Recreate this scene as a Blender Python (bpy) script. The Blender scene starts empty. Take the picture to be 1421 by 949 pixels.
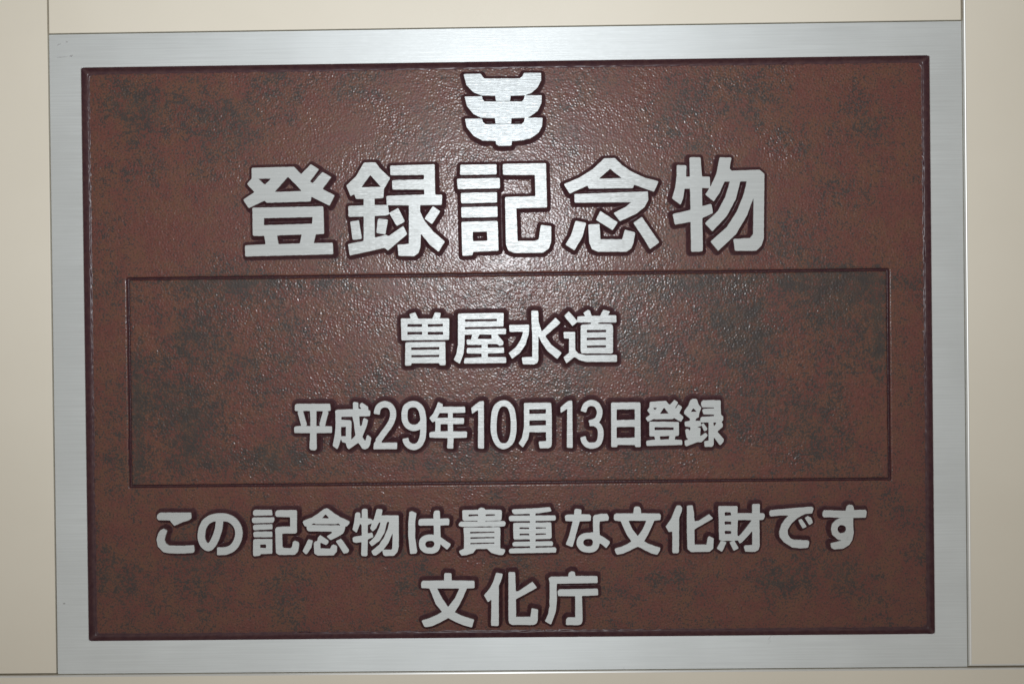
import bpy, math
import numpy as np
from mathutils import Matrix

rng = np.random.default_rng(7)
scene = bpy.context.scene
col = scene.collection

# ------------------------------------------------------------------ camera, world, flash, exposure
S = 0.0005                      # metres per plaque unit
PW, PH = 1260.0, 887.1          # plaque width and height in plaque units
QU0, QU1, QV0, QV1 = 101.6, 1159.2, 339.0, 629.0   # inset panel
BASE_Z = 1.0                    # height of the plaque's lower edge
FOC, CX, CY = 1500.0, 710.5, 474.5
POSE = (0.005393973503752421, 0.011366148528016184, -0.011634048468388707,
        -642.3911971778882, -425.68767253417525, 1498.419406469073)


def rot(r):
    a, b, c = r
    ca, sa, cb, sb, cc, sc = math.cos(a), math.sin(a), math.cos(b), math.sin(b), math.cos(c), math.sin(c)
    return (np.array([[1, 0, 0], [0, ca, -sa], [0, sa, ca]]) @ np.array([[cb, 0, sb], [0, 1, 0], [-sb, 0, cb]])
            @ np.array([[cc, -sc, 0], [sc, cc, 0], [0, 0, 1]]))


RM = rot(POSE[:3])
TV = np.array(POSE[3:])
CAMP = -RM.T @ TV               # camera in plaque units (u right, v down, w into the wall)


def uvw(u, v, w):               # plaque units -> world metres
    return ((u - PW / 2) * S, w * S, BASE_Z + (PH - v) * S)


def dirw(d):
    return (d[0], d[2], -d[1])


cam_d = bpy.data.cameras.new('camera')
cam = bpy.data.objects.new('camera', cam_d)
col.objects.link(cam)
right, up, back = dirw(RM[0]), dirw(-RM[1]), dirw(-RM[2])
loc = uvw(*CAMP)
cam.matrix_world = Matrix(((right[0], up[0], back[0], loc[0]), (right[1], up[1], back[1], loc[1]),
                           (right[2], up[2], back[2], loc[2]), (0, 0, 0, 1)))
cam_d.sensor_width = 36.0
cam_d.lens = FOC / 1421.0 * 36.0
cam_d.clip_start = 0.01
cam_d.clip_end = 100.0
scene.camera = cam

world = bpy.data.worlds.new('World')
scene.world = world
world.use_nodes = True
bg = world.node_tree.nodes['Background']
bg.inputs['Color'].default_value = (1.0, 0.965, 0.90, 1)
bg.inputs['Strength'].default_value = 0.44

fl_d = bpy.data.lights.new('camera_flash', 'SPOT')
fl_d.energy = 14.0
fl_d.color = (0.92, 0.96, 1.0)
fl_d.shadow_soft_size = 0.022
fl_d.spot_size = math.radians(92)
fl_d.spot_blend = 1.0
fl = bpy.data.objects.new('camera_flash', fl_d)
col.objects.link(fl)
fpos = np.array(uvw(596, 150, CAMP[2]))
ftgt = np.array(uvw(560, 20, 0))
zax = fpos - ftgt
zax /= np.linalg.norm(zax)
xax = np.cross((0, 0, 1), zax)
xax /= np.linalg.norm(xax)
yax = np.cross(zax, xax)
fl.matrix_world = Matrix(((xax[0], yax[0], zax[0], fpos[0]), (xax[1], yax[1], zax[1], fpos[1]),
                          (xax[2], yax[2], zax[2], fpos[2]), (0, 0, 0, 1)))

vs = scene.view_settings
vs.view_transform = 'Standard'
vs.look = 'None'
vs.exposure = 0.0
vs.gamma = 1.0
vs.use_curve_mapping = False


# ------------------------------------------------------------------ materials
class NT:
    def __init__(self, name):
        self.m = bpy.data.materials.new(name)
        self.m.use_nodes = True
        self.t = self.m.node_tree
        self.p = self.t.nodes['Principled BSDF']
        self.tc = self.t.nodes.new('ShaderNodeTexCoord')

    def link(self, a, b):
        self.t.links.new(a, b)

    def set(self, **kw):
        for k, v in kw.items():
            self.p.inputs[k.replace('_', ' ')].default_value = v

    def mapping(self, scale=(1, 1, 1), loc=(0, 0, 0)):
        n = self.t.nodes.new('ShaderNodeMapping')
        n.inputs['Scale'].default_value = scale
        n.inputs['Location'].default_value = loc
        self.link(self.tc.outputs['Object'], n.inputs['Vector'])
        return n.outputs['Vector']

    def noise(self, scale, detail=4, rough=0.55, vec=None, dist=0.0):
        n = self.t.nodes.new('ShaderNodeTexNoise')
        n.inputs['Scale'].default_value = scale
        n.inputs['Detail'].default_value = detail
        n.inputs['Roughness'].default_value = rough
        n.inputs['Distortion'].default_value = dist
        self.link(vec if vec is not None else self.tc.outputs['Object'], n.inputs['Vector'])
        return n.outputs['Fac']

    def ramp(self, fac, lo, hi, v0=0.0, v1=1.0):
        n = self.t.nodes.new('ShaderNodeMapRange')
        n.interpolation_type = 'SMOOTHSTEP'
        n.inputs['From Min'].default_value = lo
        n.inputs['From Max'].default_value = hi
        n.inputs['To Min'].default_value = v0
        n.inputs['To Max'].default_value = v1
        self.link(fac, n.inputs['Value'])
        return n.outputs['Result']

    def math(self, op, a, b):
        n = self.t.nodes.new('ShaderNodeMath')
        n.operation = op
        for i, x in enumerate((a, b)):
            if isinstance(x, (int, float)):
                n.inputs[i].default_value = x
            else:
                self.link(x, n.inputs[i])
        return n.outputs[0]

    def mix(self, fac, a, b):
        n = self.t.nodes.new('ShaderNodeMix')
        n.data_type = 'RGBA'
        if isinstance(fac, (int, float)):
            n.inputs[0].default_value = fac
        else:
            self.link(fac, n.inputs[0])
        for i, x in ((6, a), (7, b)):
            if isinstance(x, tuple):
                n.inputs[i].default_value = (*x, 1)
            else:
                self.link(x, n.inputs[i])
        return n.outputs[2]

    def bump(self, h, strength, dist):
        n = self.t.nodes.new('ShaderNodeBump')
        n.inputs['Strength'].default_value = strength
        n.inputs['Distance'].default_value = dist
        self.link(h, n.inputs['Height'])
        self.link(n.outputs['Normal'], self.p.inputs['Normal'])


def brushed_metal(name, rough, base, shine, low=0.95):
    """horizontally brushed metal: a broad lobe plus a little sharper sheen, both smeared up and down"""
    k = NT(name)
    streak = k.noise(1.0, 4, 0.65, k.mapping((16, 900, 16)))
    cloud = k.noise(14.0, 3, 0.5)
    c = k.mix(k.ramp(streak, 0.3, 0.7), tuple(x * low for x in base), base)
    c = k.mix(k.ramp(cloud, 0.35, 0.65, 0.0, 0.16), c, (0.66, 0.68, 0.68))
    smudge = k.math('MULTIPLY', k.ramp(k.noise(70.0, 5, 0.65, None, 0.6), 0.69, 0.78), 0.30)
    c = k.mix(smudge, c, (0.40, 0.41, 0.41))
    k.link(c, k.p.inputs['Base Color'])
    k.link(k.ramp(streak, 0.3, 0.7, rough - 0.02, rough + 0.02), k.p.inputs['Roughness'])
    k.set(Metallic=1.0, Anisotropic=0.75)
    tn = k.t.nodes.new('ShaderNodeCombineXYZ')
    tn.inputs[2].default_value = 1.0
    k.link(tn.outputs[0], k.p.inputs['Tangent'])
    k.bump(streak, 0.05, 0.0004)
    g = k.t.nodes.new('ShaderNodeBsdfAnisotropic')
    g.inputs['Color'].default_value = (*base, 1)
    g.inputs['Roughness'].default_value = 0.25
    g.inputs['Anisotropy'].default_value = -0.5
    k.link(tn.outputs[0], g.inputs['Tangent'])
    b2 = k.t.nodes.new('ShaderNodeBump')
    b2.inputs['Strength'].default_value = 0.35
    b2.inputs['Distance'].default_value = 0.0004
    k.link(k.noise(1.0, 3, 0.7, k.mapping((30, 1500, 30))), b2.inputs['Height'])
    k.link(b2.outputs['Normal'], g.inputs['Normal'])
    mx = k.t.nodes.new('ShaderNodeMixShader')
    mx.inputs[0].default_value = shine
    out = k.t.nodes['Material Output']
    k.link(k.p.outputs[0], mx.inputs[1])
    k.link(g.outputs[0], mx.inputs[2])
    k.link(mx.outputs[0], out.inputs['Surface'])
    return k.m


def paint(name):
    """maroon-brown enamel with a speckled grey-green patina, thickest where the cast 'patina' stain map lies"""
    k = NT(name)
    at = k.t.nodes.new('ShaderNodeAttribute')
    at.attribute_name = 'patina'
    mid = k.noise(110.0, 5, 0.75)
    fine = k.noise(520.0, 4, 0.8)
    grit = k.noise(780.0, 2, 0.6, k.mapping((1, 1, 1), (5, 2, 1)))
    hue = k.ramp(k.noise(75.0, 5, 0.7, k.mapping((1, 1, 1), (9, 4, 2))), 0.38, 0.62)
    base = k.mix(hue, (0.104, 0.026, 0.019), (0.110, 0.043, 0.021))
    base = k.mix(k.ramp(fine, 0.42, 0.60, 0.0, 0.8), base, (0.136, 0.037, 0.026))
    base = k.mix(k.ramp(grit, 0.52, 0.64, 0.0, 0.72), base, (0.040, 0.018, 0.014))
    s = k.math('ADD', k.math('MULTIPLY', mid, 0.26), k.math('MULTIPLY', fine, 0.52))
    s = k.math('ADD', s, k.math('MULTIPLY', grit, 0.22))
    s = k.math('ADD', s, k.math('MULTIPLY', at.outputs['Fac'], 0.066))
    pat = k.ramp(s, 0.522, 0.568, 0.0, 0.88)
    pcol = k.mix(k.ramp(mid, 0.4, 0.6), (0.042, 0.030, 0.022), (0.021, 0.020, 0.019))
    k.link(k.mix(pat, base, pcol), k.p.inputs['Base Color'])
    k.link(k.ramp(fine, 0.3, 0.7, 0.38, 0.52), k.p.inputs['Roughness'])
    k.set(Specular_IOR_Level=0.36, Coat_Weight=0.42, Coat_Roughness=0.21)
    k.bump(k.noise(560.0, 2, 0.5), 0.30, 0.00025)
    k.link(k.p.inputs['Normal'].links[0].from_socket, k.p.inputs['Coat Normal'])
    return k.m


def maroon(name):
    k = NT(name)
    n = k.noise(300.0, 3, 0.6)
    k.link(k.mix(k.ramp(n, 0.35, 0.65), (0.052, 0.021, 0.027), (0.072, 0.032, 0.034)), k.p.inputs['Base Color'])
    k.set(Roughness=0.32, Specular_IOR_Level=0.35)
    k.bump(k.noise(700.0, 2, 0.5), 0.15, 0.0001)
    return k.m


def cream(name):
    k = NT(name)
    n = k.noise(6.0, 4, 0.6)
    f = k.noise(900.0, 2, 0.5)
    c = k.mix(k.ramp(n, 0.3, 0.7), (0.685, 0.632, 0.53), (0.715, 0.662, 0.56))
    speck = k.ramp(k.noise(160.0, 2, 0.5), 0.80, 0.84, 0.0, 0.6)
    k.link(k.mix(speck, c, (0.2, 0.16, 0.12)), k.p.inputs['Base Color'])
    k.link(k.ramp(f, 0.3, 0.7, 0.50, 0.58), k.p.inputs['Roughness'])
    k.set(Coat_Weight=0.5, Coat_Roughness=0.3, Specular_IOR_Level=1.0)
    k.bump(f, 0.08, 0.0001)
    return k.m


def dark(name):
    k = NT(name)
    n = k.noise(40.0, 3, 0.5)
    k.link(k.mix(n, (0.03, 0.027, 0.03), (0.055, 0.05, 0.05)), k.p.inputs['Base Color'])
    k.set(Roughness=0.8)
    return k.m


def scuff(name):
    k = NT(name)
    k.link(k.mix(k.ramp(k.noise(900.0, 3, 0.6), 0.4, 0.6), (0.30, 0.305, 0.31), (0.46, 0.47, 0.47)), k.p.inputs['Base Color'])
    k.set(Roughness=0.7)
    return k.m


M_FRAME = brushed_metal('brushed_aluminium', 0.80, (0.90, 0.93, 0.94), 0.05)
M_LETTER = brushed_metal('brushed_letter_metal', 0.90, (0.725, 0.745, 0.745), 0.08, 0.92)
M_EMBLEM = brushed_metal('polished_emblem_metal', 0.85, (0.64, 0.67, 0.68), 0.12, 0.92)
M_FIELD = paint('weathered_maroon_enamel')
M_EDGE = maroon('dark_enamel_and_groove_shade')
M_EDGE_HIGHLIGHT = brushed_metal('panel_edge_highlight', 0.45, (0.82, 0.82, 0.80), 0.0)  # bright metal added on rounded panel edges to give them a highlight line
M_WALL = cream('cream_coated_panel')
M_DARK = dark('dark_joint')
M_SCUFF = scuff('grey_scuff')


# ------------------------------------------------------------------ helpers
def mesh_obj(name, verts, faces, mat, parent=None, smooth=True):
    """verts in plaque units (u, v down, z out); stored in metres with y up"""
    v = np.asarray(verts, float)
    co = np.empty_like(v)
    co[:, 0] = (v[:, 0] - PW / 2) * S
    co[:, 1] = (PH - v[:, 1]) * S
    co[:, 2] = v[:, 2] * S
    me = bpy.data.meshes.new(name)
    if isinstance(faces, np.ndarray):
        nf, k = faces.shape
        me.vertices.add(len(co))
        me.vertices.foreach_set('co', co.ravel())
        me.loops.add(nf * k)
        me.loops.foreach_set('vertex_index', faces.ravel().astype(np.int32))
        me.polygons.add(nf)
        me.polygons.foreach_set('loop_start', np.arange(0, nf * k, k, dtype=np.int32))
        me.update(calc_edges=True)
    else:
        me.from_pydata(co.tolist(), [], faces)
        me.update()
    me.polygons.foreach_set('use_smooth', np.full(len(me.polygons), smooth))
    me.materials.append(mat)
    o = bpy.data.objects.new(name, me)
    col.objects.link(o)
    if parent:
        o.parent = parent
    return o


HM = np.array([[FOC, 0, CX], [0, FOC, CY], [0, 0, 1]]) @ np.c_[RM[:, 0], RM[:, 1], TV]
HI = np.linalg.inv(HM)


def to_plane(pts):              # measured lettering -> flat plaque units (front plane)
    p = np.c_[np.asarray(pts, float), np.ones(len(pts))] @ HI.T
    return p[:, :2] / p[:, 2:]


def catmull(pts, closed, n=6):
    p = np.asarray(pts, float)
    m = len(p)
    out = []
    for i in range(m if closed else m - 1):
        if closed:
            a, b, c, d = p[(i - 1) % m], p[i], p[(i + 1) % m], p[(i + 2) % m]
        else:
            a, b, c, d = p[max(i - 1, 0)], p[i], p[i + 1], p[min(i + 2, m - 1)]
        for t in np.arange(n) / n:
            out.append(0.5 * (2 * b + (c - a) * t + (2 * a - 5 * b + 4 * c - d) * t * t + (3 * b - a - 3 * c + d) * t ** 3))
    if not closed:
        out.append(p[-1])
    return np.array(out)


def stroke(width, pts):
    c = catmull(pts, False)
    t = np.gradient(c, axis=0)
    t /= np.linalg.norm(t, axis=1)[:, None]
    n = np.c_[-t[:, 1], t[:, 0]] * width / 2
    return np.vstack([c + n, (c - n)[::-1]])


def poly_sdf(P, X, Y):
    d2 = np.full(X.shape, 1e18)
    wn = np.zeros(X.shape, np.int32)
    for i in range(len(P)):
        ax, ay = P[i]
        bx, by = P[(i + 1) % len(P)]
        ex, ey = bx - ax, by - ay
        L = ex * ex + ey * ey
        if L < 1e-12:
            continue
        wx, wy = X - ax, Y - ay
        t = np.clip((wx * ex + wy * ey) / L, 0, 1)
        d2 = np.minimum(d2, (wx - t * ex) ** 2 + (wy - t * ey) ** 2)
        cr = ex * wy - ey * wx
        wn += ((ay <= Y) & (by > Y) & (cr > 0)).astype(np.int32)
        wn -= ((ay > Y) & (by <= Y) & (cr < 0)).astype(np.int32)
    d = np.sqrt(d2)
    return np.where(wn != 0, -d, d)


def blur(a):
    p = np.pad(a, 1, mode='edge')
    a = (p[:-2, 1:-1] + 2 * p[1:-1, 1:-1] + p[2:, 1:-1]) / 4
    p = np.pad(a, 1, mode='edge')
    return (p[1:-1, :-2] + 2 * p[1:-1, 1:-1] + p[1:-1, 2:]) / 4


def smooth_noise(shape, wl):
    """band of random relief with wavelengths around wl cells, unit deviation"""
    fy = np.fft.fftfreq(shape[0])[:, None]
    fx = np.fft.rfftfreq(shape[1])[None, :]
    f = np.hypot(fy, fx) * wl
    g = np.exp(-((np.log(np.maximum(f, 1e-6))) / 0.42) ** 2)
    n = np.fft.irfft2(np.fft.rfft2(rng.standard_normal(shape)) * g, s=shape)
    return n / n.std()


DEPTH = 10.0                    # how far the painted ground lies below the polished face


def raised(name, parent, ops, ox, oy, size, cell, halo, rounds, disp=949.0, mat=None):
    """one polished raised character or emblem and its painted flank"""
    k = size / disp
    shapes = []
    for op in ops:
        kind, pts = op[0], op[-1]
        if kind == 's':
            q = stroke(op[1], pts)
        elif kind in 'cd':
            q = catmull(pts, True)
        else:
            q = np.asarray(pts, float)
        shapes.append((kind, to_plane(q * k + (ox, oy))))
    allp = np.vstack([s[1] for s in shapes])
    lo, hi = allp.min(0) - halo - 5, allp.max(0) + halo + 5
    xs = np.arange(lo[0], hi[0], cell)
    ys = np.arange(lo[1], hi[1], cell)
    X, Y = np.meshgrid(xs, ys)
    D = np.full(X.shape, 1e9)
    for kind, q in shapes:
        d = poly_sdf(q, X, Y)
        D = np.maximum(D, -d) if kind in 'hd' else np.minimum(D, d)
    for _ in range(rounds):
        D = blur(D)
    D = D + 0.07 * smooth_noise(D.shape, 11 / cell)
    ny, nx = D.shape
    # polished face by marching squares
    ins = D < 0
    idx = -np.ones(D.shape, int)
    verts, faces = [], []
    for j, i in zip(*np.nonzero(ins)):
        idx[j, i] = len(verts)
        verts.append((xs[i], ys[j], 0.0))
    gy, gx = np.gradient(D, cell)
    cross, lower = {}, {}

    def edge(j0, i0, j1, i1):
        key = (j0, i0, j1, i1) if (j0, i0) < (j1, i1) else (j1, i1, j0, i0)
        if key not in cross:
            a, b = D[key[0], key[1]], D[key[2], key[3]]
            t = a / (a - b)
            x = xs[key[1]] + t * (xs[key[3]] - xs[key[1]])
            y = ys[key[0]] + t * (ys[key[2]] - ys[key[0]])
            g = np.array((gx[key[0], key[1]] * (1 - t) + gx[key[2], key[3]] * t,
                          gy[key[0], key[1]] * (1 - t) + gy[key[2], key[3]] * t))
            g /= max(np.hypot(*g), 1e-6)
            cross[key] = len(verts)
            verts.append((x, y, 0.0))
            lower[cross[key]] = len(verts)
            verts.append((x + g[0] * 0.45, y + g[1] * 0.45, -1.1))
        return cross[key]

    cnt = ins[:-1, :-1].astype(int) + ins[1:, :-1] + ins[:-1, 1:] + ins[1:, 1:]
    for j, i in zip(*np.nonzero(cnt)):
        cs = [(j, i), (j + 1, i), (j + 1, i + 1), (j, i + 1)]
        if cnt[j, i] == 4:
            faces.append([idx[c] for c in cs])
            continue
        poly, marks = [], []
        for q in range(4):
            a, b = cs[q], cs[(q + 1) % 4]
            if ins[a]:
                poly.append(int(idx[a]))
            if ins[a] != ins[b]:
                e = edge(*a, *b)
                poly.append(e)
                marks.append((e, bool(ins[a])))
        if len(poly) >= 3:
            faces.append(poly)
        for q in range(len(marks)):
            e0, out0 = marks[q]
            e1, out1 = marks[(q + 1) % len(marks)]
            if out0 and not out1 and e0 != e1:
                faces.append([e1, e0, lower[e0], lower[e1]])
    o = mesh_obj(name, verts, [[int(x) for x in f] for f in faces], mat or M_LETTER, parent, smooth=False)
    # painted flank sinking to the ground
    t = D / halo
    z = -DEPTH + (DEPTH - 0.9) * np.clip(1 - t, 0, 1) ** 1.45
    z = np.where(t > 1, -DEPTH - (t - 1) * 4.0, z)
    z = np.where(D < 0, -0.9 + D * 0.2, z)
    use = (D > -1.8) & (D < halo + 2.2)
    cell_ok = use[:-1, :-1] & use[1:, :-1] & use[:-1, 1:] & use[1:, 1:]
    jj, ii = np.nonzero(cell_ok)
    b = jj * nx + ii
    quads = np.c_[b, b + nx, b + nx + 1, b + 1]
    uq, inv = np.unique(quads.ravel(), return_inverse=True)
    vv = np.c_[X.ravel()[uq], Y.ravel()[uq], z.ravel()[uq]]
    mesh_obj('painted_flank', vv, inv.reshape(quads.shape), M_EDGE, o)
    return o


def slab(name, u0, u1, v0, v1, z0, z1, r, mat, parent, edge_mat=None):
    """a panel with rounded front edges"""
    prof = [(0.0, z0)] + [(r * (1 - math.cos(a)), z1 - r + r * math.sin(a)) for a in np.linspace(0, math.pi / 2, 13)]
    verts, faces = [], []
    for side in range(4):                       # each side keeps its own vertices, so only the rounding is smooth
        n = len(verts)
        for o_, z in prof:
            c = [(u0 + o_, v0 + o_), (u0 + o_, v1 - o_), (u1 - o_, v1 - o_), (u1 - o_, v0 + o_)]
            verts += [(*c[side], z), (*c[(side + 1) % 4], z)]
        for a in range(len(prof) - 1):
            q = n + 2 * a
            faces.append([q, q + 1, q + 3, q + 2])
    n = len(verts)
    verts += [(u0 + r, v0 + r, z1), (u0 + r, v1 - r, z1), (u1 - r, v1 - r, z1), (u1 - r, v0 + r, z1)]
    faces.append([n, n + 1, n + 2, n + 3])
    ob = mesh_obj(name, verts, faces, mat, parent, smooth=True)
    if edge_mat:
        ob.data.materials.append(edge_mat)
        for q in range(4 * (len(prof) - 1)):
            if q % (len(prof) - 1):
                ob.data.polygons[q].material_index = 1
    return ob


# ------------------------------------------------------------------ wall
TURN = (math.radians(90), 0, 0)
BACK = -34.0
wall = mesh_obj('wall', [(-560, -520, BACK - 30), (-560, PH + 420, BACK - 30), (PW + 560, PH + 420, BACK - 30), (PW + 560, -520, BACK - 30),
                         (-560, -520, BACK), (-560, PH + 420, BACK), (PW + 560, PH + 420, BACK), (PW + 560, -520, BACK)],
                [[4, 5, 6, 7], [3, 2, 1, 0], [0, 1, 5, 4], [1, 2, 6, 5], [2, 3, 7, 6], [3, 0, 4, 7]], M_DARK, None, False)
wall.location = (0, 0, BASE_Z)
wall.rotation_euler = TURN
wall['kind'] = 'structure'
BOT = PH - 1.0
slab('panel', -540, -1.6, -500, BOT - 0.5, BACK, 0.6, 0.5, M_WALL, wall)
slab('panel', PW + 0.5, PW + 540, -500, BOT - 0.2, BACK, 3.0, 3.6, M_WALL, wall, M_EDGE_HIGHLIGHT)
slab('panel', 1.2, PW - 1.5, -500, -1.3, BACK, 1.6, 1.0, M_WALL, wall)
slab('panel', -540, PW + 540, BOT + 2.2, PH + 400, BACK, 2.0, 2.4, M_WALL, wall, M_EDGE_HIGHLIGHT)

# ------------------------------------------------------------------ plaque: border, rim, ground, inset panel
plaque = bpy.data.objects.new('plaque', None)
col.objects.link(plaque)
plaque.location = (0, 0, BASE_Z)
plaque.rotation_euler = TURN
plaque.empty_display_size = 0.05
plaque['label'] = 'cast metal plaque with maroon enamel ground, raised Japanese lettering and brushed aluminium border'
plaque['category'] = 'plaque'

IU0, IU1, IV0, IV1 = 44.0, 1215.8, 45.8, 842.0      # opening of the border


def ring(rings, nseg, wob, close_hole=False):
    """loft rectangles (inset offset, z, wobble) with small corner radii"""
    verts, faces = [], []
    cnt = 0
    for (u0, u1, v0, v1, z, rad, wb) in rings:
        pts = []
        for (cx, cy, a0) in ((u0 + rad, v0 + rad, math.pi), (u1 - rad, v0 + rad, 1.5 * math.pi),
                             (u1 - rad, v1 - rad, 0.0), (u0 + rad, v1 - rad, 0.5 * math.pi)):
            for a in np.linspace(a0, a0 + math.pi / 2, 5):
                pts.append((cx + rad * math.cos(a), cy + rad * math.sin(a)))
        full = []
        for q in range(20):
            a, b = np.array(pts[q]), np.array(pts[(q + 1) % 20])
            k = nseg if q % 5 == 4 else 1
            for t in range(k):
                full.append(a + (b - a) * t / k)
        full = np.array(full)
        cnt = len(full)
        n1 = np.convolve(np.tile(rng.standard_normal(cnt), 3), np.ones(5) / 5, 'same')[cnt:2 * cnt]
        cxm, cym = (u0 + u1) / 2, (v0 + v1) / 2
        sx = np.where(np.abs(full[:, 0] - cxm) > (u1 - u0) / 2 - 3, np.sign(full[:, 0] - cxm), 0)
        sy = np.where(np.abs(full[:, 1] - cym) > (v1 - v0) / 2 - 3, np.sign(full[:, 1] - cym), 0)
        full[:, 0] += sx * n1 * wb
        full[:, 1] += sy * n1 * wb
        n2 = np.convolve(np.tile(rng.standard_normal(cnt), 3), np.ones(2) / 2, 'same')[cnt:2 * cnt]
        verts += [(x, y, z + nz) for (x, y), nz in zip(full, n2 * wb * 0.55)]
    for a in range(len(rings) - 1):
        for q in range(cnt):
            p = (q + 1) % cnt
            faces.append([a * cnt + q, (a + 1) * cnt + q, (a + 1) * cnt + p, a * cnt + p])
    return verts, faces


v, f = ring([(0.0, PW, 0.0, PH, BACK, 1.0, 0), (0.0, PW, 0.0, PH, -1.0, 1.0, 0), (0.8, PW - 0.8, 0.8, PH - 0.8, 0.0, 1.0, 0),
             (IU0, IU1, IV0, IV1, 0.0, 3.0, 0.0), (IU0 + .5, IU1 - .5, IV0 + .5, IV1 - .5, -1.2, 3.0, 0.0)], 40, 0)
border = mesh_obj('border', v, [x[::-1] for x in f][::1], M_FRAME, plaque, smooth=False)
border['label'] = 'brushed aluminium border around the maroon ground'


def inset(o_, z, wb):
    return (IU0 + o_, IU1 - o_, IV0 + o_, IV1 - o_, z, 3.0 + o_ * 0.3, wb)


v, f = ring([inset(0.4, -0.9, .05), inset(1.8, -3.6, .2), inset(3.2, -6.4, .3), inset(4.8, -8.6, .4), inset(6.2, -9.55, .5),
             inset(7.0, -9.5, .6), inset(7.8, -9.75, .6), inset(9.0, -10.4, .5), inset(11.0, -11.8, .3)], 330, 0)
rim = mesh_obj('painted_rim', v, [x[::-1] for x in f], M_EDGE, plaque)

GC = 1.0
gx_ = np.arange(IU0 + 3, IU1 - 3 + GC, GC)
gy_ = np.arange(IV0 + 3, IV1 - 3 + GC, GC)
GX, GY = np.meshgrid(gx_, gy_)
shape = GX.shape
stip = smooth_noise(shape, 3.3 / GC) + 0.65 * smooth_noise(shape, 5.2 / GC) + 0.5 * smooth_noise(shape, 13.0 / GC)
vary = 1 + 0.28 * smooth_noise(shape, 90 / GC)
dx = np.maximum(QU0 - GX, GX - QU1)
dy = np.maximum(QV0 - GY, GY - QV1)
dq = np.where((dx > 0) & (dy > 0), np.hypot(np.maximum(dx, 0), np.maximum(dy, 0)), np.maximum(dx, dy)) + 0.12 * smooth_noise(shape, 30 / GC)
inside = np.clip((1.5 - dq) / 3.0, 0, 1)
GZ = -DEPTH - 1.6 * inside - 4.2 * np.exp(-(dq / 1.6) ** 2)
GZ = GZ + (0.084 + 0.020 * inside) * vary * stip
# where the grey-green stain lies on the real plate: centre, half widths, strength
STAINS = [(200, 150, 90, 50, 1), (290, 170, 60, 40, .7), (1000, 150, 70, 50, .9), (930, 130, 40, 40, .5), (1200, 160, 80, 60, .5), (1150, 300, 60, 50, .4),
          (160, 620, 30, 60, .6), (220, 800, 90, 50, .9), (470, 800, 140, 40, .7), (900, 800, 60, 25, .5), (1060, 810, 80, 30, .8), (1200, 780, 60, 40, .5),
          (330, 130, 80, 40, .5), (500, 130, 80, 30, .4), (1080, 330, 60, 30, .4), (1040, 480, 110, 70, 1), (1180, 420, 70, 50, 1), (1120, 600, 70, 40, .6),
          (300, 470, 80, 60, .9), (250, 560, 70, 60, .8), (260, 640, 110, 25, .9), (400, 640, 80, 20, .6), (700, 640, 200, 20, .3), (900, 400, 120, 20, .7),
          (450, 400, 100, 15, .6), (850, 470, 60, 50, .5), (1100, 390, 140, 13, 1.2), (300, 391, 110, 9, 1.2), (1222, 450, 9, 90, 1.2), (188, 590, 8, 90, 1.1)]
PAT = 0.25 * smooth_noise(shape, 150 / GC)
for (sx_, sy_, rx, ry, wt) in STAINS:
    (cu, cv), = to_plane([(sx_, sy_)])
    PAT += wt * np.exp(-((GX - cu) / rx) ** 2 - ((GY - cv) / ry) ** 2)
PAT += np.clip(dq, -1, 1) * -0.12
PAT = np.clip(PAT, -0.6, 1.4)
ny, nx = shape
dc = (dq[:-1, :-1] + dq[1:, 1:]) / 2
for nm, sel, mt, lab in (('ground', dc > 2.0, M_FIELD, None), ('groove', np.abs(dc) <= 2.0, M_EDGE, None),  # groove takes the darker flank enamel, so its shade is put into the colour
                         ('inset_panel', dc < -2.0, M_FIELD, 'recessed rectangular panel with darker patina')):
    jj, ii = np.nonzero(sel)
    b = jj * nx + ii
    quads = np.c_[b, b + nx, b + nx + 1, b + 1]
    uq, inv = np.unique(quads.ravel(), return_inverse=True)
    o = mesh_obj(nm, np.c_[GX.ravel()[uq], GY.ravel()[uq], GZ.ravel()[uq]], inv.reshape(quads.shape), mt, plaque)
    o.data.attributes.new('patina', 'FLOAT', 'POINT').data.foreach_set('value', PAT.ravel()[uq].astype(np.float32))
    if lab:
        o['label'] = lab

# ------------------------------------------------------------------ lettering outlines, each drawn on its own square
# p polygon, h polygon hole, c smooth closed outline, d smooth closed hole, s smooth stroke of a width
P = lambda *a: ('p', [(a[i], a[i + 1]) for i in range(0, len(a), 2)])
H = lambda *a: ('h', [(a[i], a[i + 1]) for i in range(0, len(a), 2)])
C = lambda *a: ('c', [(a[i], a[i + 1]) for i in range(0, len(a), 2)])
D_ = lambda *a: ('d', [(a[i], a[i + 1]) for i in range(0, len(a), 2)])
K = lambda w, *a: ('s', w, [(a[i], a[i + 1]) for i in range(0, len(a), 2)])

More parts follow.
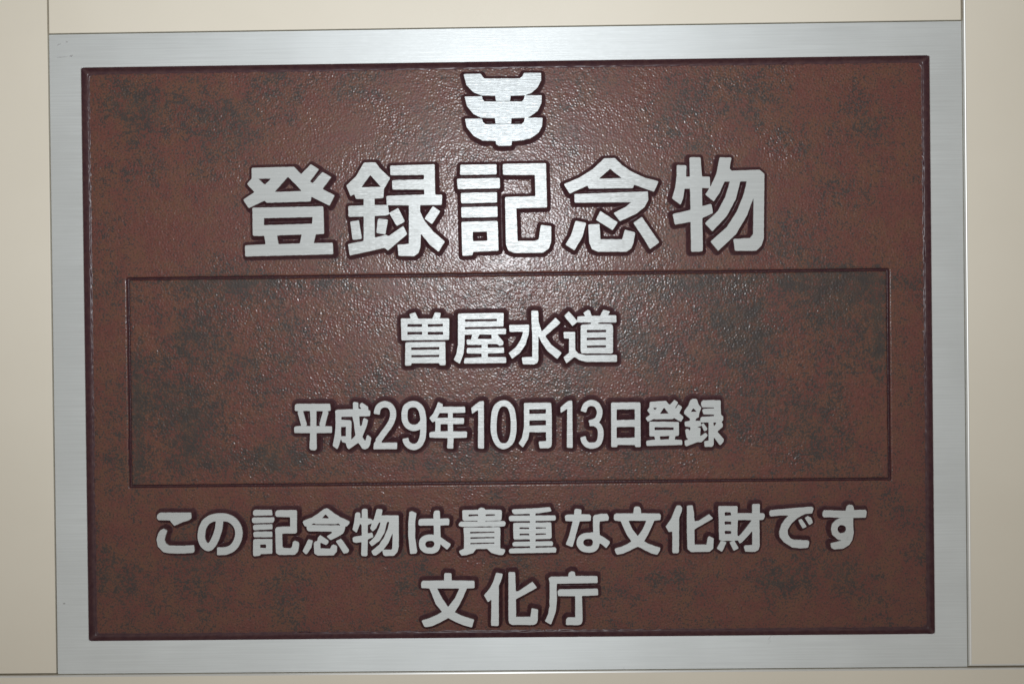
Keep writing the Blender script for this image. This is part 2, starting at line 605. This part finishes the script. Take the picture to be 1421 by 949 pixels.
TITLE = [
 (330, 220, [P(122,85,495,75,555,140,640,52,712,97,632,203,655,220,742,120,820,165,742,270,850,325,805,415,645,335,640,375,250,387,235,368,95,435,47,362,148,297,80,225,122,178),
   H(172,175,295,175,238,232), H(440,160,565,288,320,297),
   P(128,435,750,422,757,660,685,663,665,745,832,742,838,838,65,858,62,765,245,755,232,678,132,677),
   H(228,522,658,512,652,575,230,588), H(342,673,562,665,545,748,358,755)]),
 (475, 215, [P(190,70,292,68,330,120,420,205,365,300,360,378,283,382,283,442,400,442,410,520,395,530,283,535,285,728,385,703,405,715,535,625,570,695,400,840,370,815,65,882,50,785,188,757,188,540,55,542,52,452,188,445,188,385,120,385,105,345,72,362,35,270,120,190),
   H(245,175,340,283,165,287), P(70,588,145,575,172,735,90,745), P(312,562,400,570,378,697,300,685),
   P(420,97,810,85,815,352,875,352,873,438,683,440,683,500,720,580,800,675,900,762,845,850,770,790,690,690,685,810,670,860,630,888,495,885,485,790,585,782,585,442,390,440,387,362,720,350,720,303,440,303,438,225,718,218,718,175,422,178),
   P(412,510,490,467,550,585,478,625), P(795,452,860,495,787,608,722,560)]),
 (625, 215, [P(88,90,405,85,405,170,85,176), P(58,212,432,205,435,292,65,300), P(92,337,408,330,410,417,95,425), P(95,462,412,455,415,545,98,550),
   P(97,590,415,582,423,840,200,850,195,880,105,885), H(195,675,322,672,325,755,197,760),
   P(460,82,838,75,848,460,578,468,590,758,740,757,775,745,795,617,885,628,885,760,865,820,815,857,560,860,510,840,488,790,480,372,747,365,742,175,462,175)]),
 (775, 210, [P(400,65,495,62,560,125,640,180,760,235,880,265,838,355,662,292,655,322,265,327,258,300,98,372,48,290,180,235,300,160), H(453,155,560,238,352,243),
   P(140,378,785,355,788,430,755,490,680,550,540,613,483,543,590,490,645,445,142,450), P(368,525,520,625,475,692,330,602),
   P(150,612,243,630,210,750,140,870,62,818,110,740), P(262,645,360,640,368,775,560,775,582,690,672,712,660,800,640,850,600,880,345,880,295,860,270,800),
   P(658,628,733,578,885,800,805,858,745,760)]),
 (920, 205, [P(120,155,205,157,203,257,237,257,233,87,330,87,342,255,412,258,413,352,342,353,345,515,427,495,438,575,345,618,350,908,248,912,243,650,105,675,85,585,243,548,238,357,190,360,175,450,155,500,80,447,108,350,122,240),
   P(497,87,600,90,585,185,605,205,850,197,890,230,885,800,865,860,820,903,632,903,618,805,765,795,792,760,797,430,740,590,640,760,485,905,418,825,560,700,650,560,710,410,738,292,678,297,640,450,560,600,435,733,368,665,480,560,545,440,590,295,540,297,500,390,447,472,372,412,420,340,470,230)]),
]
NAME_LINE = [
 (545, 425, [P(120,182,265,180,245,115,330,92,372,185,578,185,615,92,703,100,685,180,825,180,825,487,128,495), H(212,258,430,258,430,302,214,304), H(510,258,735,255,735,298,512,303), H(212,372,430,370,430,415,214,420), H(508,372,738,370,738,418,512,420),
   P(185,530,768,523,773,862,690,860,675,828,275,830,270,862,182,865), H(268,600,683,592,683,637,270,642), H(270,712,683,705,680,745,272,752)]),
 (620, 425, [P(165,110,832,98,828,292,262,302,265,340,868,330,868,405,735,408,830,520,825,565,770,578,740,550,595,550,598,610,835,605,838,680,598,688,600,745,868,745,868,825,250,835,262,760,510,748,510,690,293,685,295,615,510,607,510,560,295,560,290,490,350,490,375,412,262,412,258,560,245,690,190,842,100,782,140,700,165,560),
   H(265,190,735,180,735,222,267,230), H(480,410,655,410,660,480,445,480)]),
 (695, 425, [P(447,65,545,65,552,230,598,372,800,168,875,240,648,435,735,560,890,680,828,770,680,650,600,535,548,420,548,790,530,830,490,845,325,845,305,750,460,742,462,450,450,250),
   P(122,275,415,272,410,400,360,560,280,680,165,765,115,685,220,600,290,490,330,370,125,370)]),
 (775, 420, [P(150,128,280,275,205,342,82,190), P(75,430,243,430,245,690,290,745,400,772,855,768,855,862,400,862,300,835,232,790,115,888,75,798,155,735,155,523,82,520),
   P(275,205,395,200,362,150,430,105,460,120,488,195,612,195,655,103,755,130,720,185,845,188,848,285,580,287,580,315,780,315,797,345,797,725,780,738,340,738,325,720,325,340,345,325,470,318,485,287,275,285),
   H(412,397,697,395,697,435,414,440), H(412,510,697,507,697,547,414,552), H(412,625,697,620,697,658,414,662)]),
]
DATE_LINE = [
 (400, 550, [P(110,140,130,125,690,125,697,230,640,240,660,265,600,495,720,497,718,595,465,600,467,860,440,885,370,880,350,855,360,600,100,597,95,510,115,495,215,490,155,265,180,240,108,235), H(240,235,360,235,365,490,280,492,305,465), H(462,238,575,238,512,455,530,490,462,492)]),
 (455, 550, [P(120,235,150,222,415,215,412,100,430,93,500,105,500,200,530,210,555,195,525,170,530,120,560,103,660,170,665,225,697,240,695,320,515,325,520,420,530,500,560,470,582,365,600,357,660,385,640,480,565,665,615,740,640,650,655,635,712,680,695,790,660,850,610,868,565,855,500,758,345,868,318,850,300,775,290,760,235,752,215,680,190,780,165,850,145,862,80,810,120,590,128,420),
   H(215,498,298,495,295,655,215,662), H(220,332,405,328,425,430,455,640,380,722,388,410,370,395,220,388)]),
 (515, 550, [K(98,92,290,110,200,160,145,225,128,300,150,352,220,362,310,340,400,285,500,210,600,110,740), P(45,770,110,690,185,765,428,762,425,862,38,865)]),
 (515, 550, [K(98,850,420,790,490,700,518,620,490,565,420,548,320,565,200,625,140,700,127,775,150,835,240,857,370,858,560,840,700,785,795,700,830,625,805,580,750,563,690)]),
 (585, 550, [P(272,95,350,125,345,175,715,172,720,265,512,270,512,355,700,360,695,450,515,450,518,578,748,580,745,675,525,682,520,855,420,852,430,682,130,675,128,600,155,585,225,580,230,395,180,428,128,355,200,270,240,180), H(310,455,432,452,435,575,310,578), H(300,270,435,270,435,355,248,358)]),
 (645, 550, [P(235,85,312,80,315,855,218,850,222,215,120,287,105,190)]),
 (645, 550, [C(640,65,740,100,820,220,850,440,840,640,780,790,640,865,510,800,440,640,425,470,450,230,520,110), D_(640,158,710,200,750,330,757,480,745,640,700,745,640,772,575,740,530,620,522,460,540,290,580,190)]),
 (710, 550, [P(205,110,650,105,660,300,660,790,645,830,600,850,460,848,447,745,570,735,568,585,290,585,270,700,185,838,115,770,170,680,205,500), H(288,212,565,205,565,285,290,292), H(290,392,565,388,565,478,290,485)]),
 (770, 550, [P(215,75,285,72,292,845,198,840,205,200,95,272,92,180)]),
 (770, 550, [K(92,468,248,500,160,560,115,620,108,690,140,735,230,725,330,680,400,570,440), K(92,570,440,660,445,730,500,755,600,740,720,690,790,600,810,530,790,480,730,462,665)]),
 (830, 550, [P(215,105,695,100,700,830,615,828,605,795,320,793,310,830,218,830), H(303,210,605,207,605,388,305,393), H(303,500,605,495,605,683,305,688)]),
 (890, 547, [P(140,130,410,112,465,180,545,92,605,135,553,225,565,240,610,170,665,200,668,225,620,310,687,365,690,390,655,452,535,385,525,405,230,408,215,400,105,450,72,390,148,330,95,265,135,215), H(190,222,265,220,222,260), H(375,215,455,322,302,325),
   P(132,455,618,458,618,678,558,688,548,750,672,755,672,830,88,845,80,770,228,748,215,690,135,685), H(215,550,230,538,535,540,530,590,220,595), H(300,690,465,680,450,745,310,750)]),
 (940, 545, [P(250,100,320,105,345,180,393,245,360,330,355,400,320,415,300,430,300,462,375,465,395,545,300,560,380,580,378,640,370,720,450,665,470,660,500,700,400,810,340,805,150,878,125,860,120,790,185,765,150,735,130,610,150,595,190,600,200,640,215,600,215,560,125,548,120,480,205,462,212,425,110,340,115,300,175,220,215,120), H(262,250,325,315,215,318),
   P(395,150,425,125,710,125,718,360,755,390,752,450,725,475,750,520,745,560,655,635,765,760,760,800,715,855,690,850,598,720,598,850,570,885,450,885,440,800,515,790,515,480,390,485,375,440,390,400,605,390,605,355,430,350,410,280,440,265,605,262,605,238,410,235,390,190), H(590,485,650,485,600,565), P(395,520,430,500,490,580,485,615,440,630)]),
]
CARE_LINE = [
 (210, 695, [P(95,230,130,195,655,195,660,285,620,310,500,350,375,405,320,340,310,315,115,312,92,280), P(200,455,260,490,235,560,215,640,240,700,300,738,540,740,700,728,712,820,690,848,520,860,300,858,200,840,110,750,85,640,110,540,150,480)]),
 (265, 695, [K(120,470,330,450,470,400,620,350,710,295,760,230,735,180,650,170,560,195,430,260,330,370,275,500,265,620,285,720,350,780,460,785,570,750,680,680,770,570,820,430,825)]),
 (340, 695, [P(135,165,155,150,445,150,450,230,150,240,130,215), P(112,290,130,275,480,272,485,310,465,352,140,362,118,345), P(130,410,150,392,450,385,452,460,140,475), P(135,520,150,508,445,505,450,590,145,592), P(135,640,150,630,448,628,448,862,265,868,240,895,145,908,132,890), H(245,712,340,708,352,740,345,778,250,775),
   P(500,175,520,155,853,152,853,510,830,530,610,533,615,750,640,778,740,780,775,760,790,670,820,655,885,680,890,720,870,830,820,880,560,885,510,850,505,700,498,460,520,430,745,420,742,262,520,258,500,235)]),
 (412, 695, [P(480,125,520,130,600,195,720,270,865,335,865,365,825,412,795,415,785,480,760,530,680,580,555,642,490,580,590,515,560,498,190,495,165,470,160,415,130,412,95,350,110,325,250,270,370,190,440,135), H(472,215,525,270,520,290,400,290), H(215,400,275,360,310,378,640,375,680,365,725,400,700,405),
   P(385,562,520,650,515,690,480,720,455,710,385,680,385,775,395,785,545,788,570,730,600,718,660,740,655,830,605,890,345,893,285,860,278,690,300,668,335,658,345,600), P(185,632,262,652,235,760,165,868,140,870,92,825,130,750), P(640,660,720,620,740,635,855,800,855,820,835,850,770,862,700,750)]),
 (482, 695, [P(130,205,150,190,210,195,215,280,238,285,240,145,260,130,330,135,335,285,395,300,430,330,385,370,335,390,335,535,410,520,425,590,335,630,330,890,310,905,240,900,228,880,235,670,140,685,95,670,85,605,110,590,238,570,235,395,210,365,190,420,150,522,85,470,110,360),
   P(480,140,500,132,578,140,560,240,845,242,845,750,825,830,770,895,620,903,590,885,580,820,600,805,720,805,740,780,750,500,680,680,590,800,470,895,430,890,395,825,520,720,610,590,670,440,690,340,660,340,645,370,610,520,530,650,400,745,357,680,450,590,520,450,550,345,520,350,470,450,420,498,375,450,400,380,440,290)]),
 (555, 695, [P(155,180,200,170,272,200,250,330,250,600,282,830,265,862,170,865,150,720,138,560,138,380), P(310,310,330,297,800,290,815,310,805,395,320,402,305,380), P(560,170,580,160,655,163,662,400,668,590,720,630,832,705,825,740,775,797,690,730,665,700,665,740,560,740,560,560,552,220),
   C(490,555,560,565,650,640,665,720,640,800,580,850,480,862,390,840,330,780,312,700,335,620,400,570), D_(495,650,545,660,570,700,550,750,500,770,440,760,415,710,440,665)]),
 (628, 695, [P(160,155,415,150,440,120,480,112,520,120,545,145,800,150,812,170,805,310,780,318,860,335,875,365,860,410,780,418,785,460,785,780,860,795,865,830,830,885,760,885,640,850,570,785,390,785,340,850,230,885,150,895,115,845,110,820,190,785,190,560,180,450,150,420,105,410,100,380,125,345,190,320,165,305),
   H(130,419,780,413,790,432,480,440,130,438), H(255,235,275,218,420,215,425,245,270,258), H(530,230,560,213,700,215,705,240,560,250), H(150,325,415,320,415,342,150,345), H(535,324,830,314,830,332,540,343),
   H(280,515,300,503,690,500,690,525,300,538), H(282,605,300,592,690,588,690,615,300,625), H(282,695,300,685,690,678,690,705,300,716)]),
 (700, 695, [P(120,150,140,140,560,120,750,103,778,165,560,198,160,215,135,190), P(75,260,95,245,840,240,845,300,830,318,90,328,75,300), P(145,365,770,355,778,600,750,620,160,630,148,600), P(130,690,160,675,790,665,800,690,790,735,135,742), P(78,800,100,785,845,765,855,790,845,845,90,858,75,830), P(420,150,510,150,510,800,425,800),
   H(242,440,265,430,410,430,410,465,255,465), H(505,440,520,428,685,430,685,455,530,462), H(242,545,260,533,410,532,410,568,255,570), H(503,545,520,530,685,530,685,555,520,565)]),
 (775, 695, [P(262,150,280,132,378,140,375,222,520,225,535,250,530,325,350,330,330,400,235,745,215,750,120,715,180,560,235,330,115,325,105,245,130,230,255,225),
   P(570,260,590,232,700,215,800,213,830,270,820,320,680,330,672,420,678,560,740,590,843,665,840,700,785,770,700,700,670,690,670,740,575,740,575,540,570,400), C(500,525,575,525,650,600,672,690,655,770,590,830,490,845,390,825,320,760,298,680,330,590,400,540), D_(495,618,545,630,568,670,555,725,495,750,430,730,405,680,430,635)]),
 (845, 695, [P(415,105,440,93,505,95,522,130,530,205,840,210,855,250,845,310,745,320,700,430,640,555,575,660,680,715,845,770,840,810,795,880,700,860,580,800,475,745,360,805,240,860,135,880,110,850,95,785,200,755,290,715,375,665,290,545,195,330,100,320,78,290,85,225,120,208,400,208), H(318,320,620,320,560,460,475,580,390,470)]),
 (915, 695, [P(285,80,350,75,375,110,370,165,325,270,322,835,300,855,225,855,215,840,215,500,155,507,105,420,125,390,195,290,255,140), P(455,80,550,75,568,200,580,340,640,330,820,215,885,285,575,465,580,720,775,722,800,595,825,583,895,610,885,780,830,830,520,835,465,790,455,500)]),
 (988, 692, [P(105,122,425,122,418,240,660,240,665,90,790,85,785,235,860,240,872,285,845,340,780,345,785,770,765,840,710,868,550,865,525,785,545,768,665,765,665,520,600,600,490,715,455,735,430,680,330,685,170,685,120,670),
   H(205,225,225,215,310,218,318,275,215,283), H(205,375,225,367,318,370,318,425,215,428), H(205,535,225,522,318,525,318,580,215,585), H(425,345,660,345,560,480,440,620,415,600), P(145,695,240,712,165,868,80,815), P(290,715,370,690,440,810,360,852)]),
 (1060, 692, [P(90,215,110,190,400,165,800,132,818,155,795,235,680,245,560,305,450,410,390,510,400,590,435,645,500,675,740,685,750,720,725,800,620,812,470,795,330,710,262,620,255,540,290,420,350,335,410,270,270,270,110,285,95,260), P(565,350,625,332,705,455,640,487), P(675,312,725,283,780,310,805,390,750,430)]),
 (1130, 692, [P(140,215,160,190,515,200,535,120,570,100,630,102,648,130,655,190,850,182,862,215,850,305,640,310,640,450,650,560,625,680,570,760,480,815,330,830,280,800,270,735,350,715,440,695,460,680,380,660,300,590,275,500,295,410,350,355,400,330,505,315,300,300,155,297,135,270), D_(455,425,510,450,522,500,500,550,455,568,405,550,382,495,405,445)]),
]
AGENCY_LINE = [
 (577, 787, [P(415,95,430,85,520,88,525,195,860,200,858,300,745,305,690,440,635,550,568,655,680,710,853,765,820,875,700,845,580,795,475,738,360,800,240,855,145,872,125,862,85,780,220,735,310,695,385,650,290,530,200,305,82,300,80,230,95,200,415,195), H(310,305,640,305,570,455,472,580,390,460)]),
 (665, 787, [P(245,80,345,95,320,190,285,270,285,840,270,855,175,852,180,465,130,507,70,410,160,300,210,200), P(430,72,525,72,535,355,570,350,780,210,845,295,535,465,540,728,750,727,765,600,860,615,855,770,840,815,800,838,480,838,440,815,430,770,428,500)]),
 (750, 787, [P(120,160,150,140,405,137,415,80,450,60,500,65,512,130,835,130,835,225,240,237,235,330,240,480,225,640,155,835,65,785,110,690,135,560,135,220), P(250,350,270,325,840,315,845,405,605,417,615,700,612,790,595,830,550,843,375,838,375,760,395,735,510,735,510,417,260,417)]),
]
EMBLEM = [P(170,97,345,95,365,125,385,142,735,142,765,120,780,85,955,85,955,160,920,230,860,285,800,308,645,313,642,366,498,366,490,313,345,311,270,280,200,210),
          P(180,325,355,322,362,352,382,374,760,374,782,350,790,312,962,312,958,390,920,470,850,520,820,536,655,540,652,596,493,596,488,540,345,536,270,500,205,420),
          P(185,548,358,548,366,582,388,604,756,604,782,580,790,540,970,540,965,620,930,690,850,745,760,765,660,772,655,815,640,820,520,820,500,805,495,770,360,768,270,720,200,630)]

e = raised('emblem', plaque, EMBLEM, 620, 90, 160, 0.55, 6.0, 1, 1168.0, M_EMBLEM)
e['label'] = 'polished three-tiered emblem above the title characters'
for (ox, oy, ops) in TITLE:
    raised('title_character', plaque, ops, ox, oy, 150, 0.65, 5.9, 2)
for (ox, oy, ops) in NAME_LINE:
    raised('character', plaque, ops, ox, oy, 90, 0.55, 5.2, 2)
for (ox, oy, ops) in DATE_LINE:
    raised('character', plaque, ops, ox, oy, 80, 0.55, 5.0, 2)
for (ox, oy, ops) in CARE_LINE:
    raised('character', plaque, ops, ox, oy, 80, 0.55, 5.3, 2)
for (ox, oy, ops) in AGENCY_LINE:
    raised('character', plaque, ops, ox, oy, 90, 0.55, 5.5, 2)

# a few scuffs on the border
for (u, v_, w, h_, a) in ((14.5, 14.0, 3.4, 0.8, 0.3), (25.5, 10.5, 1.6, 1.3, 0.0), (18.0, 31.5, 8.0, 0.6, 0.05), (31.0, 30.0, 3.0, 1.5, 0.4), (10.5, 789.0, 2.2, 1.2, 0.1)):
    n = 11
    pts = []
    for t in range(n):
        r_ = 0.75 + 0.35 * rng.random()
        x, y = w * r_ * math.cos(2 * math.pi * t / n), h_ * r_ * math.sin(2 * math.pi * t / n)
        pts.append((u + x * math.cos(a) + y * math.sin(a), v_ + y * math.cos(a) - x * math.sin(a), 0.06))
    mesh_obj('scuff', pts, [list(range(n))[::-1]], M_SCUFF, plaque, smooth=False)
